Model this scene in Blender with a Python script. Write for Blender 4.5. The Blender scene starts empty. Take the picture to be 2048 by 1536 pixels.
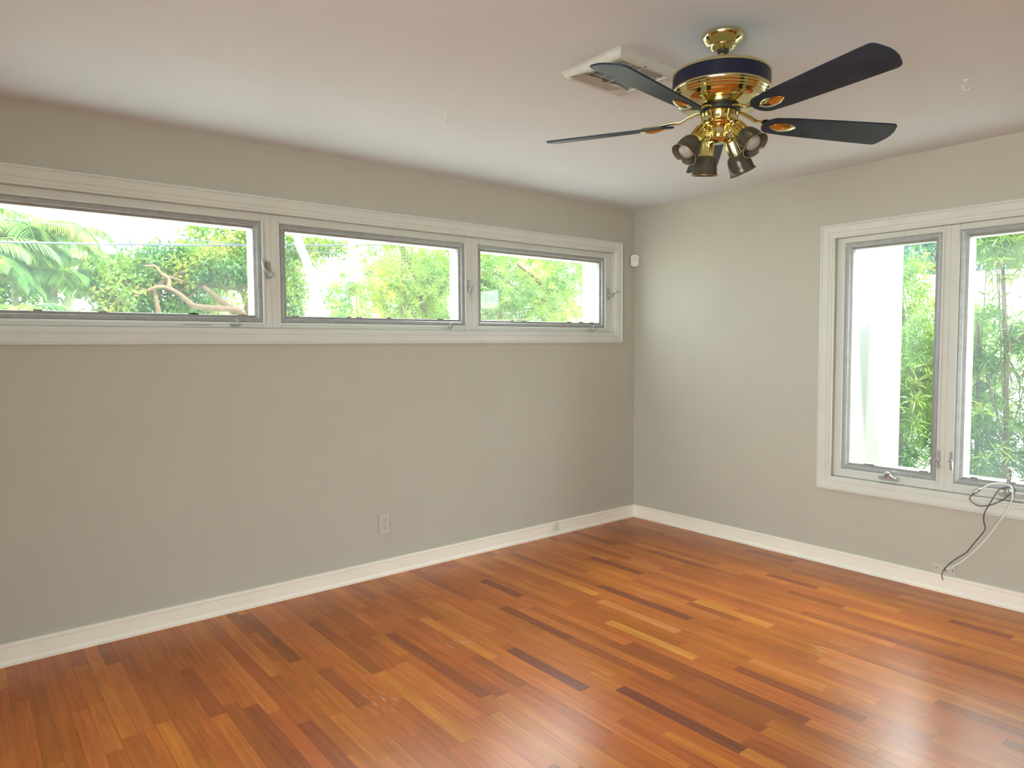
import bpy, bmesh, math, random
from math import sin, cos, pi, radians as R
from mathutils import Vector, Matrix
import numpy as np

sc = bpy.context.scene
COL = sc.collection

# ------------------------------------------------------------------ camera
yaw, pit, rol = R(38.90805), R(-3.1988), R(-0.34209)
fw = Vector((sin(yaw)*cos(pit), cos(yaw)*cos(pit), sin(pit)))
rt = Vector((cos(yaw), -sin(yaw), 0)); up = rt.cross(fw)
r2 = rt*cos(rol)+up*sin(rol); u2 = -rt*sin(rol)+up*cos(rol)
cam = bpy.data.cameras.new('camera'); co = bpy.data.objects.new('camera', cam); COL.objects.link(co)
m = Matrix.Identity(4)
for i in range(3):
    m[i][0], m[i][1], m[i][2] = r2[i], u2[i], -fw[i]
m[0][3], m[1][3], m[2][3] = -4.22798, -3.68586, 1.38244
co.matrix_world = m
cam.sensor_width = 36; cam.lens = 1383.6/2048*36; cam.clip_start = .05; cam.clip_end = 300
sc.camera = co

# ------------------------------------------------------------------ world, sun, exposure
SKY_FRONT, SKY_SIDE = 2.6, 7.0
w = bpy.data.worlds.new('World'); sc.world = w; w.use_nodes = True
nt = w.node_tree; nt.nodes.clear()
N = nt.nodes.new
out = N('ShaderNodeOutputWorld'); bg = N('ShaderNodeBackground')
tc = N('ShaderNodeTexCoord'); dot = N('ShaderNodeVectorMath'); dot.operation = 'DOT_PRODUCT'
dot.inputs[1].default_value = Vector((.90, -.12, .40)).normalized()   # bright hazy part of the sky
mr = N('ShaderNodeMapRange'); mr.interpolation_type = 'SMOOTHSTEP'
mr.inputs['From Min'].default_value = -.1; mr.inputs['From Max'].default_value = 1
mr.inputs['To Min'].default_value = SKY_FRONT; mr.inputs['To Max'].default_value = SKY_SIDE
nt.links.new(tc.outputs['Generated'], dot.inputs[0]); nt.links.new(dot.outputs['Value'], mr.inputs['Value'])
bg.inputs['Color'].default_value = (.93, .97, 1.0, 1)
nt.links.new(mr.outputs[0], bg.inputs['Strength']); nt.links.new(bg.outputs[0], out.inputs['Surface'])

sl = bpy.data.lights.new('sun', 'SUN'); sl.energy = 4.5; sl.angle = R(2); sl.color = (1, .95, .86)
so = bpy.data.objects.new('sun', sl); COL.objects.link(so)
so.rotation_euler = Vector((0.05, -.60, .80)).to_track_quat('Z', 'Y').to_euler()
so.location = (0, -10, 14)

sc.view_settings.view_transform = 'Standard'; sc.view_settings.look = 'None'
sc.view_settings.gamma = 1; sc.view_settings.use_curve_mapping = False
sc.view_settings.exposure = 1.7
cy = sc.cycles
cy.use_denoising = True
try: cy.denoiser = 'OPENIMAGEDENOISE'
except Exception: pass
cy.max_bounces = 10; cy.diffuse_bounces = 6; cy.glossy_bounces = 5; cy.transparent_max_bounces = 24
cy.transmission_bounces = 6; cy.sample_clamp_indirect = 8; cy.caustics_reflective = False; cy.caustics_refractive = False

def portal(name, loc, rot, sx, sy):          # lets the renderer find the daylight through this opening
    l = bpy.data.lights.new(name, 'AREA'); l.shape = 'RECTANGLE'; l.size = sx; l.size_y = sy
    l.cycles.is_portal = True
    o = bpy.data.objects.new(name, l); COL.objects.link(o); o.location = loc; o.rotation_euler = rot
portal('daylight_window_left', (-2.27, .16, 1.77), (R(-90), 0, 0), 4.0, .6)
portal('daylight_window_right', (.16, -2.23, 1.29), (R(90), 0, R(90)), 1.3, 1.5)
dl = bpy.data.lights.new('added_door_fill', 'AREA'); dl.shape = 'RECTANGLE'; dl.size = 2.8; dl.size_y = 2.05
dl.energy = 15; dl.color = (1.0, .97, .93)          # added fill light aimed at the corner from outside the added door
do = bpy.data.objects.new('added_door_fill', dl); COL.objects.link(do); do.location = (-6.75, -4.35, 1.08); do.rotation_euler = (Vector((0, -.5, .75))-Vector((-6.62, -4.35, 1.08))).to_track_quat('-Z', 'Y').to_euler(); dl.spread = R(80)

# ------------------------------------------------------------------ materials
def mat(name, col=(.8, .8, .8), rough=.5, metal=0, spec=.5, coat=0, noise=0, nscale=20, bump=0, bscale=200):
    m = bpy.data.materials.new(name); m.use_nodes = True
    t = m.node_tree; b = t.nodes['Principled BSDF']
    b.inputs['Base Color'].default_value = (*col, 1); b.inputs['Roughness'].default_value = rough
    b.inputs['Metallic'].default_value = metal; b.inputs['Specular IOR Level'].default_value = spec
    b.inputs['Coat Weight'].default_value = coat
    if noise or bump:
        g = t.nodes.new('ShaderNodeTexCoord')
    if noise:
        n = t.nodes.new('ShaderNodeTexNoise'); n.inputs['Scale'].default_value = nscale; n.inputs['Detail'].default_value = 4
        r = t.nodes.new('ShaderNodeValToRGB')
        r.color_ramp.elements[0].position = .3; r.color_ramp.elements[1].position = .7
        r.color_ramp.elements[0].color = (*[c*(1-noise) for c in col], 1)
        r.color_ramp.elements[1].color = (*[min(1, c*(1+noise)) for c in col], 1)
        t.links.new(g.outputs['Object'], n.inputs['Vector']); t.links.new(n.outputs['Fac'], r.inputs[0])
        t.links.new(r.outputs[0], b.inputs['Base Color'])
    if bump:
        n = t.nodes.new('ShaderNodeTexNoise'); n.inputs['Scale'].default_value = bscale; n.inputs['Detail'].default_value = 3
        bp = t.nodes.new('ShaderNodeBump'); bp.inputs['Strength'].default_value = bump; bp.inputs['Distance'].default_value = .002
        t.links.new(g.outputs['Object'], n.inputs['Vector']); t.links.new(n.outputs['Fac'], bp.inputs['Height'])
        t.links.new(bp.outputs[0], b.inputs['Normal'])
    return m

M = {}
M['wall'] = mat('wall_paint', (.47, .455, .395), .75, noise=.015, nscale=3, bump=.12, bscale=90, spec=.3)
M['ceil'] = mat('ceiling_paint', (.69, .73, .78), .85, noise=.02, nscale=2, bump=.15, bscale=70, spec=.2)
M['trim'] = mat('trim_paint', (.62, .63, .585), .4, noise=.03, nscale=6)
M['base'] = mat('baseboard_paint', (.86, .83, .74), .38, noise=.02, nscale=5)
M['alu'] = mat('aged_aluminium', (.36, .385, .385), .45, metal=.4, noise=.12, nscale=30)
M['alu_bright'] = mat('bright_aluminium', (.85, .85, .85), .25, metal=.7)
M['alu_dark'] = mat('dull_aluminium', (.30, .31, .30), .5, metal=.4, noise=.1, nscale=30)
M['hard'] = mat('handle_metal', (.45, .46, .45), .36, metal=.5, noise=.08, nscale=60)
M['brass'] = mat('polished_brass', (.74, .68, .36), .13, metal=1)
M['brass_worn'] = mat('worn_brass', (.62, .50, .25), .28, metal=1, noise=.2, nscale=60)
M['navy'] = mat('navy_lacquer', (.010, .012, .030), .3, coat=.05, spec=.3)
M['blade'] = mat('blade_lacquer', (.024, .034, .052), .42, noise=.25, nscale=12, spec=.16)
M['black'] = mat('black_rubber', (.02, .02, .02), .5)
M['plastic'] = mat('white_plastic', (.74, .73, .68), .35)
M['ivory'] = mat('ivory_plate', (.53, .505, .44), .4)
M['slot'] = mat('slot_dark', (.03, .028, .025), .6)
M['vent'] = mat('vent_paint', (.52, .51, .46), .5, noise=.06, nscale=25)
M['ventdark'] = mat('vent_painted_shade', (.025, .03, .03), .9)
M['louvre'] = mat('vent_louvre', (.34, .34, .32), .5)  # darker than the frame: shade of the opening put into the colour
M['tape'] = mat('masking_tape', (.36, .31, .26), .7, noise=.08, nscale=40)
M['wire_b'] = mat('black_cable', (.03, .027, .025), .45)
M['wire_w'] = mat('white_cable', (.78, .77, .72), .4)
M['connector'] = mat('nickel_connector', (.5, .5, .48), .3, metal=.8)
M['bulb'] = mat('frosted_bulb', (.34, .31, .29), .4)
M['stucco'] = mat('white_stucco', (.80, .80, .78), .8, bump=.4, bscale=40, noise=.03, nscale=2)
M['roofw'] = mat('white_roof', (.82, .82, .80), .8, noise=.05, nscale=2)
M['teal'] = mat('tinted_windows', (.05, .12, .12), .2)
M['bark'] = mat('orange_brown_bark', (.11, .066, .036), .85, noise=.3, nscale=18, bump=.6, bscale=30)
M['bark_p'] = mat('pale_palm_bark', (.42, .40, .35), .85, noise=.15, nscale=10, bump=.5, bscale=20)
M['bark_g'] = mat('green_brown_palm_bark', (.13, .15, .07), .85, noise=.3, nscale=12)
M['ground'] = mat('pale_bounce_ground', (.40, .38, .33), .9, noise=.1, nscale=3)  # unseen ground made pale to bounce light onto the ceiling
M['cable_line'] = mat('utility_cable', (.05, .06, .08), .6)

LEAF = .38
def leafmat(name, c1, c2, c3, trans=.45):
    m = bpy.data.materials.new(name); m.use_nodes = True; t = m.node_tree; t.nodes.clear()
    o = t.nodes.new('ShaderNodeOutputMaterial'); d = t.nodes.new('ShaderNodeBsdfDiffuse'); tr = t.nodes.new('ShaderNodeBsdfTranslucent')
    gl = t.nodes.new('ShaderNodeBsdfGlossy'); gl.inputs['Roughness'].default_value = .35
    mx = t.nodes.new('ShaderNodeMixShader'); mx.inputs[0].default_value = trans
    m2 = t.nodes.new('ShaderNodeMixShader'); m2.inputs[0].default_value = .02
    n = t.nodes.new('ShaderNodeTexNoise'); n.inputs['Scale'].default_value = 1.6; n.inputs['Detail'].default_value = 5
    g = t.nodes.new('ShaderNodeTexCoord'); r = t.nodes.new('ShaderNodeValToRGB')
    e = r.color_ramp.elements; e[0].position = .36; e[1].position = .66
    c1, c2, c3 = [tuple(v*LEAF for v in c) for c in (c1, c2, c3)]
    e[0].color = (*c1, 1); e[1].color = (*c3, 1); k = r.color_ramp.elements.new(.5); k.color = (*c2, 1)
    L = t.links.new
    L(g.outputs['Object'], n.inputs['Vector']); L(n.outputs['Fac'], r.inputs[0])
    L(r.outputs[0], d.inputs['Color']); L(r.outputs[0], tr.inputs['Color'])
    L(d.outputs[0], mx.inputs[1]); L(tr.outputs[0], mx.inputs[2]); L(mx.outputs[0], m2.inputs[1]); L(gl.outputs[0], m2.inputs[2])
    L(m2.outputs[0], o.inputs['Surface'])
    return m
M['leaf_podo'] = leafmat('needle_leaves', (.13, .33, .06), (.32, .58, .06), (.62, .72, .07))
M['leaf_tree'] = leafmat('small_leaves', (.12, .33, .10), (.30, .56, .07), (.66, .70, .10))
M['leaf_palm'] = leafmat('palm_fronds', (.09, .27, .11), (.22, .46, .09), (.48, .62, .10))
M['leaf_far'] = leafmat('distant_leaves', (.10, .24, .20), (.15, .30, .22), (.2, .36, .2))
M['leaf_grape'] = leafmat('round_leaves', (.12, .30, .10), (.18, .38, .10), (.4, .42, .08))

def glassmat(name, haze, tint=(.93, .98, .97), hazecol=(.75, .9, .85)):
    m = bpy.data.materials.new(name); m.use_nodes = True; t = m.node_tree; t.nodes.clear(); L = t.links.new
    o = t.nodes.new('ShaderNodeOutputMaterial'); tp = t.nodes.new('ShaderNodeBsdfTransparent'); tp.inputs[0].default_value = (*tint, 1)
    gl = t.nodes.new('ShaderNodeBsdfGlossy'); gl.inputs['Roughness'].default_value = .02
    fr = t.nodes.new('ShaderNodeFresnel'); ge = t.nodes.new('ShaderNodeNewGeometry'); io = t.nodes.new('ShaderNodeMapRange')
    io.inputs['To Min'].default_value = 1.35; io.inputs['To Max'].default_value = 1/1.35
    L(ge.outputs['Backfacing'], io.inputs['Value']); L(io.outputs[0], fr.inputs[0])
    tl = t.nodes.new('ShaderNodeBsdfTranslucent'); tl.inputs[0].default_value = (*hazecol, 1)  # translucent film: window dust that also stands in for veiling glare
    m1 = t.nodes.new('ShaderNodeMixShader'); m2 = t.nodes.new('ShaderNodeMixShader')
    g = t.nodes.new('ShaderNodeTexCoord'); n = t.nodes.new('ShaderNodeTexNoise'); n.inputs['Scale'].default_value = 2.5; n.inputs['Detail'].default_value = 5
    mr = t.nodes.new('ShaderNodeMapRange'); mr.inputs['From Min'].default_value = .3; mr.inputs['From Max'].default_value = .7
    mr.inputs['To Min'].default_value = haze*.7; mr.inputs['To Max'].default_value = haze*1.3
    L(g.outputs['Object'], n.inputs['Vector']); L(n.outputs['Fac'], mr.inputs['Value'])
    L(mr.outputs[0], m1.inputs[0]); L(tp.outputs[0], m1.inputs[1]); L(tl.outputs[0], m1.inputs[2])
    L(fr.outputs[0], m2.inputs[0]); L(m1.outputs[0], m2.inputs[1]); L(gl.outputs[0], m2.inputs[2]); L(m2.outputs[0], o.inputs['Surface'])
    return m
M['glass'] = glassmat('dusty_veil_glass', .02)
M['glass_b'] = glassmat('hazy_window_glass', .026, hazecol=(.7, .88, .85))

def shademat():
    m = bpy.data.materials.new('smoked_glass'); m.use_nodes = True; t = m.node_tree; t.nodes.clear(); L = t.links.new
    o = t.nodes.new('ShaderNodeOutputMaterial'); tp = t.nodes.new('ShaderNodeBsdfTransparent'); tp.inputs[0].default_value = (.50, .46, .38, 1)
    b = t.nodes.new('ShaderNodeBsdfPrincipled'); b.inputs['Base Color'].default_value = (.12, .105, .075, 1); b.inputs['Roughness'].default_value = .12
    m1 = t.nodes.new('ShaderNodeMixShader'); m1.inputs[0].default_value = .5
    L(tp.outputs[0], m1.inputs[1]); L(b.outputs[0], m1.inputs[2]); L(m1.outputs[0], o.inputs['Surface'])
    return m
M['shade'] = shademat()

# wood floor: plank colour comes from a per-plank value stored on the mesh
def floormat():
    m = bpy.data.materials.new('cherry_strip_floor'); m.use_nodes = True; t = m.node_tree; L = t.links.new
    b = t.nodes['Principled BSDF']
    at = t.nodes.new('ShaderNodeAttribute'); at.attribute_name = 'tone'; at.attribute_type = 'GEOMETRY'
    r = t.nodes.new('ShaderNodeValToRGB'); cr = r.color_ramp; cr.interpolation = 'LINEAR'
    stops = [(0, (.21, .065, .022)), (.12, (.25, .066, .013)), (.32, (.37, .094, .012)), (.55, (.48, .130, .013)), (.8, (.57, .180, .020)), (1, (.65, .245, .04))]
    cr.elements[0].position = 0; cr.elements[0].color = (*stops[0][1], 1); cr.elements[1].position = 1; cr.elements[1].color = (*stops[-1][1], 1)
    for p, c in stops[1:-1]:
        e = cr.elements.new(p); e.color = (*c, 1)
    L(at.outputs['Fac'], r.inputs[0])
    g = t.nodes.new('ShaderNodeTexCoord'); mp = t.nodes.new('ShaderNodeMapping'); mp.inputs['Scale'].default_value = (60, 2.6, 1)
    ad = t.nodes.new('ShaderNodeVectorMath'); ad.operation = 'MULTIPLY_ADD'; ad.inputs[1].default_value = (13, 29, 7)
    cmb = t.nodes.new('ShaderNodeCombineXYZ')
    for i in range(3): L(at.outputs['Fac'], cmb.inputs[i])
    L(g.outputs['Object'], mp.inputs['Vector']); L(cmb.outputs[0], ad.inputs[0]); L(mp.outputs[0], ad.inputs[2])
    n = t.nodes.new('ShaderNodeTexNoise'); n.inputs['Scale'].default_value = 1; n.inputs['Detail'].default_value = 6; n.inputs['Roughness'].default_value = .6; n.inputs['Distortion'].default_value = .6
    L(ad.outputs[0], n.inputs['Vector'])
    mr = t.nodes.new('ShaderNodeMapRange'); mr.inputs['From Min'].default_value = .25; mr.inputs['From Max'].default_value = .75
    mr.inputs['To Min'].default_value = .72; mr.inputs['To Max'].default_value = 1.28
    L(n.outputs['Fac'], mr.inputs['Value'])
    # broad wear
    n2 = t.nodes.new('ShaderNodeTexNoise'); n2.inputs['Scale'].default_value = 2.2; n2.inputs['Detail'].default_value = 4
    L(g.outputs['Object'], n2.inputs['Vector'])
    m2 = t.nodes.new('ShaderNodeMapRange'); m2.inputs['From Min'].default_value = .3; m2.inputs['From Max'].default_value = .7
    m2.inputs['To Min'].default_value = .90; m2.inputs['To Max'].default_value = 1.10
    L(n2.outputs['Fac'], m2.inputs['Value'])
    mu = t.nodes.new('ShaderNodeMath'); mu.operation = 'MULTIPLY'; L(mr.outputs[0], mu.inputs[0]); L(m2.outputs[0], mu.inputs[1])
    ah = t.nodes.new('ShaderNodeAttribute'); ah.attribute_name = 'hue'; ah.attribute_type = 'GEOMETRY'
    hg = t.nodes.new('ShaderNodeMapRange'); hg.inputs['To Min'].default_value = .91; hg.inputs['To Max'].default_value = 1.07; L(ah.outputs['Fac'], hg.inputs['Value'])
    hb = t.nodes.new('ShaderNodeMapRange'); hb.inputs['To Min'].default_value = 1.4; hb.inputs['To Max'].default_value = .9; L(ah.outputs['Fac'], hb.inputs['Value'])
    hc = t.nodes.new('ShaderNodeCombineXYZ'); hc.inputs[0].default_value = 1; L(hg.outputs[0], hc.inputs[1]); L(hb.outputs[0], hc.inputs[2])
    hm = t.nodes.new('ShaderNodeVectorMath'); hm.operation = 'MULTIPLY'; L(r.outputs[0], hm.inputs[0]); L(hc.outputs[0], hm.inputs[1])
    vm = t.nodes.new('ShaderNodeVectorMath'); vm.operation = 'SCALE'; L(hm.outputs[0], vm.inputs[0]); L(mu.outputs[0], vm.inputs['Scale'])
    # pale scuffs: thin scratch lines inside a few worn patches
    acc = None
    for (x, y, rad) in ((-1.235, -2.19, .17), (-1.30, -1.28, .14), (-2.42, -1.05, .16), (-3.0, -1.32, .14), (-3.12, -.42, .1)):
        ds = t.nodes.new('ShaderNodeVectorMath'); ds.operation = 'DISTANCE'; ds.inputs[1].default_value = (x, y, 0)
        L(g.outputs['Object'], ds.inputs[0])
        q = t.nodes.new('ShaderNodeMapRange'); q.inputs['From Min'].default_value = rad; q.inputs['From Max'].default_value = rad*.25
        L(ds.outputs['Value'], q.inputs['Value'])
        if acc is None: acc = q.outputs[0]
        else:
            mm = t.nodes.new('ShaderNodeMath'); mm.operation = 'MAXIMUM'; L(acc, mm.inputs[0]); L(q.outputs[0], mm.inputs[1]); acc = mm.outputs[0]
    lines = None
    for ang, sx in ((.5, 160), (-.9, 140), (1.6, 150)):
        mq = t.nodes.new('ShaderNodeMapping'); mq.inputs['Rotation'].default_value = (0, 0, ang); mq.inputs['Scale'].default_value = (sx, 10, 1)
        nn = t.nodes.new('ShaderNodeTexNoise'); nn.inputs['Scale'].default_value = 1; nn.inputs['Detail'].default_value = 1
        L(g.outputs['Object'], mq.inputs['Vector']); L(mq.outputs[0], nn.inputs['Vector'])
        q = t.nodes.new('ShaderNodeMapRange'); q.inputs['From Min'].default_value = .66; q.inputs['From Max'].default_value = .72; L(nn.outputs['Fac'], q.inputs['Value'])
        if lines is None: lines = q.outputs[0]
        else:
            mm = t.nodes.new('ShaderNodeMath'); mm.operation = 'MAXIMUM'; L(lines, mm.inputs[0]); L(q.outputs[0], mm.inputs[1]); lines = mm.outputs[0]
    fc = t.nodes.new('ShaderNodeMath'); fc.operation = 'MULTIPLY'; L(acc, fc.inputs[0]); L(lines, fc.inputs[1])
    f2 = t.nodes.new('ShaderNodeMath'); f2.operation = 'MULTIPLY'; f2.inputs[1].default_value = .75; L(fc.outputs[0], f2.inputs[0])
    mix = t.nodes.new('ShaderNodeMix'); mix.data_type = 'RGBA'; mix.inputs['B'].default_value = (.62, .44, .26, 1)
    L(f2.outputs[0], mix.inputs['Factor']); L(vm.outputs[0], mix.inputs['A']); L(mix.outputs['Result'], b.inputs['Base Color'])
    b.inputs['Roughness'].default_value = .27; b.inputs['Specular IOR Level'].default_value = .36
    bp = t.nodes.new('ShaderNodeBump'); bp.inputs['Strength'].default_value = .08; bp.inputs['Distance'].default_value = .001
    L(n.outputs['Fac'], bp.inputs['Height']); L(bp.outputs[0], b.inputs['Normal'])
    return m
M['floor'] = floormat()
M['gap'] = mat('floor_gap', (.05, .02, .012), .7)

# ------------------------------------------------------------------ helpers
def obj(name, data, material=None, parent=None, smooth=False, label=None):
    if isinstance(data, bmesh.types.BMesh):
        me = bpy.data.meshes.new(name); data.to_mesh(me); data.free()
    else: me = data
    if material is not None and len(me.materials) == 0: me.materials.append(M[material])
    if smooth:
        me.polygons.foreach_set('use_smooth', [True]*len(me.polygons))
    o = bpy.data.objects.new(name, me); COL.objects.link(o)
    if parent is not None: o.parent = parent
    if label: o['label'] = label
    return o
def tag(o, label, cat, group=None, kind=None):
    o['label'] = label; o['category'] = cat
    if group: o['group'] = group
    if kind: o['kind'] = kind
    return o
def struct(o): o['kind'] = 'structure'; return o
def empty(name, loc=(0, 0, 0)):
    o = bpy.data.objects.new(name, None); COL.objects.link(o); o.location = loc; o.empty_display_size = .1; return o
def sharp(me, ang=35):
    me.polygons.foreach_set('use_smooth', [True]*len(me.polygons))
    try: me.set_sharp_from_angle(angle=R(ang))
    except Exception: pass

def box(bm, x0, x1, y0, y1, z0, z1, T=None):
    v = [Vector((x, y, z)) for x in (x0, x1) for y in (y0, y1) for z in (z0, z1)]
    if T: v = [T(p) for p in v]
    v = [bm.verts.new(p) for p in v]
    for f in ((0, 1, 3, 2), (4, 6, 7, 5), (0, 4, 5, 1), (2, 3, 7, 6), (0, 2, 6, 4), (1, 5, 7, 3)):
        bm.faces.new([v[i] for i in f])
def bevelbox(bm, x0, x1, y0, y1, z0, z1, T=None, bev=.003, seg=2):
    b = bmesh.new(); box(b, x0, x1, y0, y1, z0, z1)
    bmesh.ops.recalc_face_normals(b, faces=b.faces)
    bmesh.ops.bevel(b, geom=b.edges[:], offset=bev, segments=seg, affect='EDGES')
    me = bpy.data.meshes.new('t'); b.to_mesh(me); b.free()
    n = len(bm.verts); bm.from_mesh(me); bpy.data.meshes.remove(me)
    bm.verts.ensure_lookup_table()
    if T:
        for v in bm.verts[n:]: v.co = T(v.co)
def finish(bm):
    bmesh.ops.recalc_face_normals(bm, faces=bm.faces); return bm

# wall frames: local (s, z, h): s = distance from the corner along the wall, h = out of the wall into the room
TA = lambda s, z, h: Vector((-s, -h, z))
TB = lambda s, z, h: Vector((-h, -s, z))
def wbox(bm, T, s0, s1, z0, z1, h0, h1): box(bm, s0, s1, z0, z1, h0, h1, lambda p: T(p.x, p.y, p.z))
def wbev(bm, T, s0, s1, z0, z1, h0, h1, bev=.002): bevelbox(bm, s0, s1, z0, z1, h0, h1, lambda p: T(p.x, p.y, p.z), bev)

def ring(bm, T, s0, s1, z0, z1, prof, closed=False):
    """mitred frame: prof = [(inset from the outer rectangle, height h)]"""
    loops = []
    for d, h in prof:
        loops.append([bm.verts.new(T(*p, h)) for p in ((s0+d, z0+d), (s1-d, z0+d), (s1-d, z1-d), (s0+d, z1-d))])
    n = len(loops)
    for i in range(n if closed else n-1):
        a, b = loops[i], loops[(i+1) % n]
        for k in range(4):
            bm.faces.new((a[k], a[(k+1) % 4], b[(k+1) % 4], b[k]))

def lathe(bm, prof, seg=48, T=None, ribs=0, amp=0):
    rings = []
    for r_, z in prof:
        ringv = []
        for i in range(seg):
            a = 2*pi*i/seg
            rr = r_*(1+(amp*cos(ribs*a) if ribs else 0))
            p = Vector((rr*cos(a), rr*sin(a), z))
            ringv.append(bm.verts.new(T @ p if T else p))
        rings.append(ringv)
    for a, b in zip(rings, rings[1:]):
        for i in range(seg):
            bm.faces.new((a[i], a[(i+1) % seg], b[(i+1) % seg], b[i]))
    for rg, rv in ((rings[0], prof[0][0]), (rings[-1], prof[-1][0])):
        if rv > 1e-6 and getattr(lathe, 'cap', True):
            bm.faces.new(rg)
def axisT(p, q, roll=0):
    """matrix with origin p and z axis towards q"""
    p, q = Vector(p), Vector(q)
    return Matrix.Translation(p) @ (q-p).to_track_quat('Z', 'Y').to_matrix().to_4x4() @ Matrix.Rotation(roll, 4, 'Z')
def tube(bm, pts, rad, seg=10, cap=True):
    """swept tube, rad a number or list; pts list of vectors"""
    pts = [Vector(p) for p in pts]; n = len(pts)
    rads = rad if isinstance(rad, (list, tuple)) else [rad]*n
    t0 = (pts[1]-pts[0]).normalized()
    nrm = t0.orthogonal().normalized(); rings = []
    for i in range(n):
        t = (pts[min(i+1, n-1)]-pts[max(i-1, 0)]).normalized()
        nrm = (nrm - t*nrm.dot(t)).normalized(); bn = t.cross(nrm)
        rings.append([bm.verts.new(pts[i]+(nrm*cos(2*pi*k/seg)+bn*sin(2*pi*k/seg))*rads[i]) for k in range(seg)])
    for a, b in zip(rings, rings[1:]):
        for k in range(seg): bm.faces.new((a[k], a[(k+1) % seg], b[(k+1) % seg], b[k]))
    if cap:
        bm.faces.new(rings[0][::-1]); bm.faces.new(rings[-1])
def spline(pts, n=8):
    pts = [Vector(p) for p in pts]; P = [pts[0]*2-pts[1]]+pts+[pts[-1]*2-pts[-2]]; o = []
    for i in range(1, len(P)-2):
        for k in range(n):
            t = k/n; a, b, c, d = P[i-1], P[i], P[i+1], P[i+2]
            o.append(.5*((2*b)+(c-a)*t+(2*a-5*b+4*c-d)*t*t+(3*b-a-3*c+d)*t**3))
    o.append(pts[-1]); return o

# ------------------------------------------------------------------ room shell
H = 2.44; XL = -6.4; YB = -6.2; TH = .13
SA = (.235, 4.22, 1.480, 2.087)      # left wall opening s0, s1, z0, z1
SB = (1.606, 2.855, .560, 2.022)     # right wall opening
bm = bmesh.new()
wbox(bm, TA, -TH, SA[0], -.3, H+.15, -TH, 0); wbox(bm, TA, SA[1], -XL+TH, -.3, H+.15, -TH, 0)
wbox(bm, TA, SA[0], SA[1], -.3, SA[2], -TH, 0); wbox(bm, TA, SA[0], SA[1], SA[3], H+.15, -TH, 0)
struct(obj('wall_left', finish(bm), 'wall'))
bm = bmesh.new()
wbox(bm, TB, 0, SB[0], -.3, H+.15, -TH, 0); wbox(bm, TB, SB[1], -YB+TH, -.3, H+.15, -TH, 0)
wbox(bm, TB, SB[0], SB[1], -.3, SB[2], -TH, 0); wbox(bm, TB, SB[0], SB[1], SB[3], H+.15, -TH, 0)
struct(obj('wall_right', finish(bm), 'wall'))
bm = bmesh.new(); box(bm, XL, 0, YB-TH, YB, -.3, H+.15); struct(obj('wall_rear', finish(bm), 'wall'))
bm = bmesh.new()   # side wall behind the camera with a wide opening for the added glazed door
D0, D1, DH = -5.8, -2.9, 2.15
box(bm, XL-TH, XL, YB-TH, D0, -.3, H+.15); box(bm, XL-TH, XL, D1, 0, -.3, H+.15); box(bm, XL-TH, XL, D0, D1, DH, H+.15); box(bm, XL-TH, XL, D0, D1, -.3, 0)
struct(obj('wall_side', finish(bm), 'wall'))
bm = bmesh.new(); box(bm, XL-TH-.5, TH+.45, YB-TH-.3, TH+.02, H, H+.12); struct(obj('ceiling', finish(bm), 'ceil'))

# floor planks
rnd = random.Random(7)
PW = .0572
special = {  # rows with planks read from the photo: (x, y_start, y_end, tone)
}
marks = [(-2.30, -1.28, -1.76, .05), (-1.385, -.96, -1.59, .08), (-1.555, -1.12, -1.65, .98), (-1.74, -1.345, -1.875, .98), (-2.18, -1.84, -2.40, .08),
         (-2.005, -.86, -1.37, .10), (-3.40, -1.03, -1.60, .20), (-3.50, -.54, -1.02, .30), (-1.82, -.45, -.80, .12), (-1.07, -.55, -.98, .14), (-1.50, -.78, -1.05, .92), (-1.16, -1.45, -1.9, .88)]
rows = {}
for x, ya, yb, tn in marks:
    rows.setdefault(round((.0132-x)/PW-.5), []).append((ya, yb, tn))
verts, faces, tones = [], [], []
nrow = int(-XL/PW)+1
def addp(x0, x1, ya, yb, tn):
    g = .0003; b = len(verts)
    verts.extend([(x0+g, ya-g, 0), (x1-g, ya-g, 0), (x1-g, yb+g, 0), (x0+g, yb+g, 0)])
    faces.append((b, b+3, b+2, b+1)); tones.append(tn)
def tone():
    u = rnd.random()
    if u < .05: return rnd.uniform(.14, .28)
    if u < .93: return min(.80, max(.28, rnd.gauss(.53, .11)))
    return rnd.uniform(.74, .86)
for i in range(nrow):
    x1 = .0132-i*PW; x0 = x1-PW
    y = rnd.uniform(0, .4); fixed = sorted(rows.get(i, []), reverse=True)
    y = 0.0; first = True
    while y > YB:
        L_ = rnd.choice([.28, .36, .45, .55, .62, .75, .9])*rnd.uniform(.85, 1.15)
        if first: L_ *= rnd.random(); first = False
        ye = y-L_; tn = tone()
        for a, b_, t_ in fixed:
            if y > a+1e-4 and ye < a: ye = a
            if abs(y-a) < 1e-4: ye, tn = b_, t_
        ye = max(ye, YB); addp(x0, x1, y, ye, tn); y = ye
me = bpy.data.meshes.new('floor'); me.from_pydata(verts, [], faces)
at = me.attributes.new('tone', 'FLOAT', 'FACE'); at.data.foreach_set('value', tones)
at2 = me.attributes.new('hue', 'FLOAT', 'FACE'); at2.data.foreach_set('value', [rnd.random() for _ in tones])
fl = struct(obj('floor', me, 'floor'))
bm = bmesh.new(); box(bm, XL-TH, TH, YB-TH, TH, -.12, -.0008); obj('subfloor', finish(bm), 'gap', fl)

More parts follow.
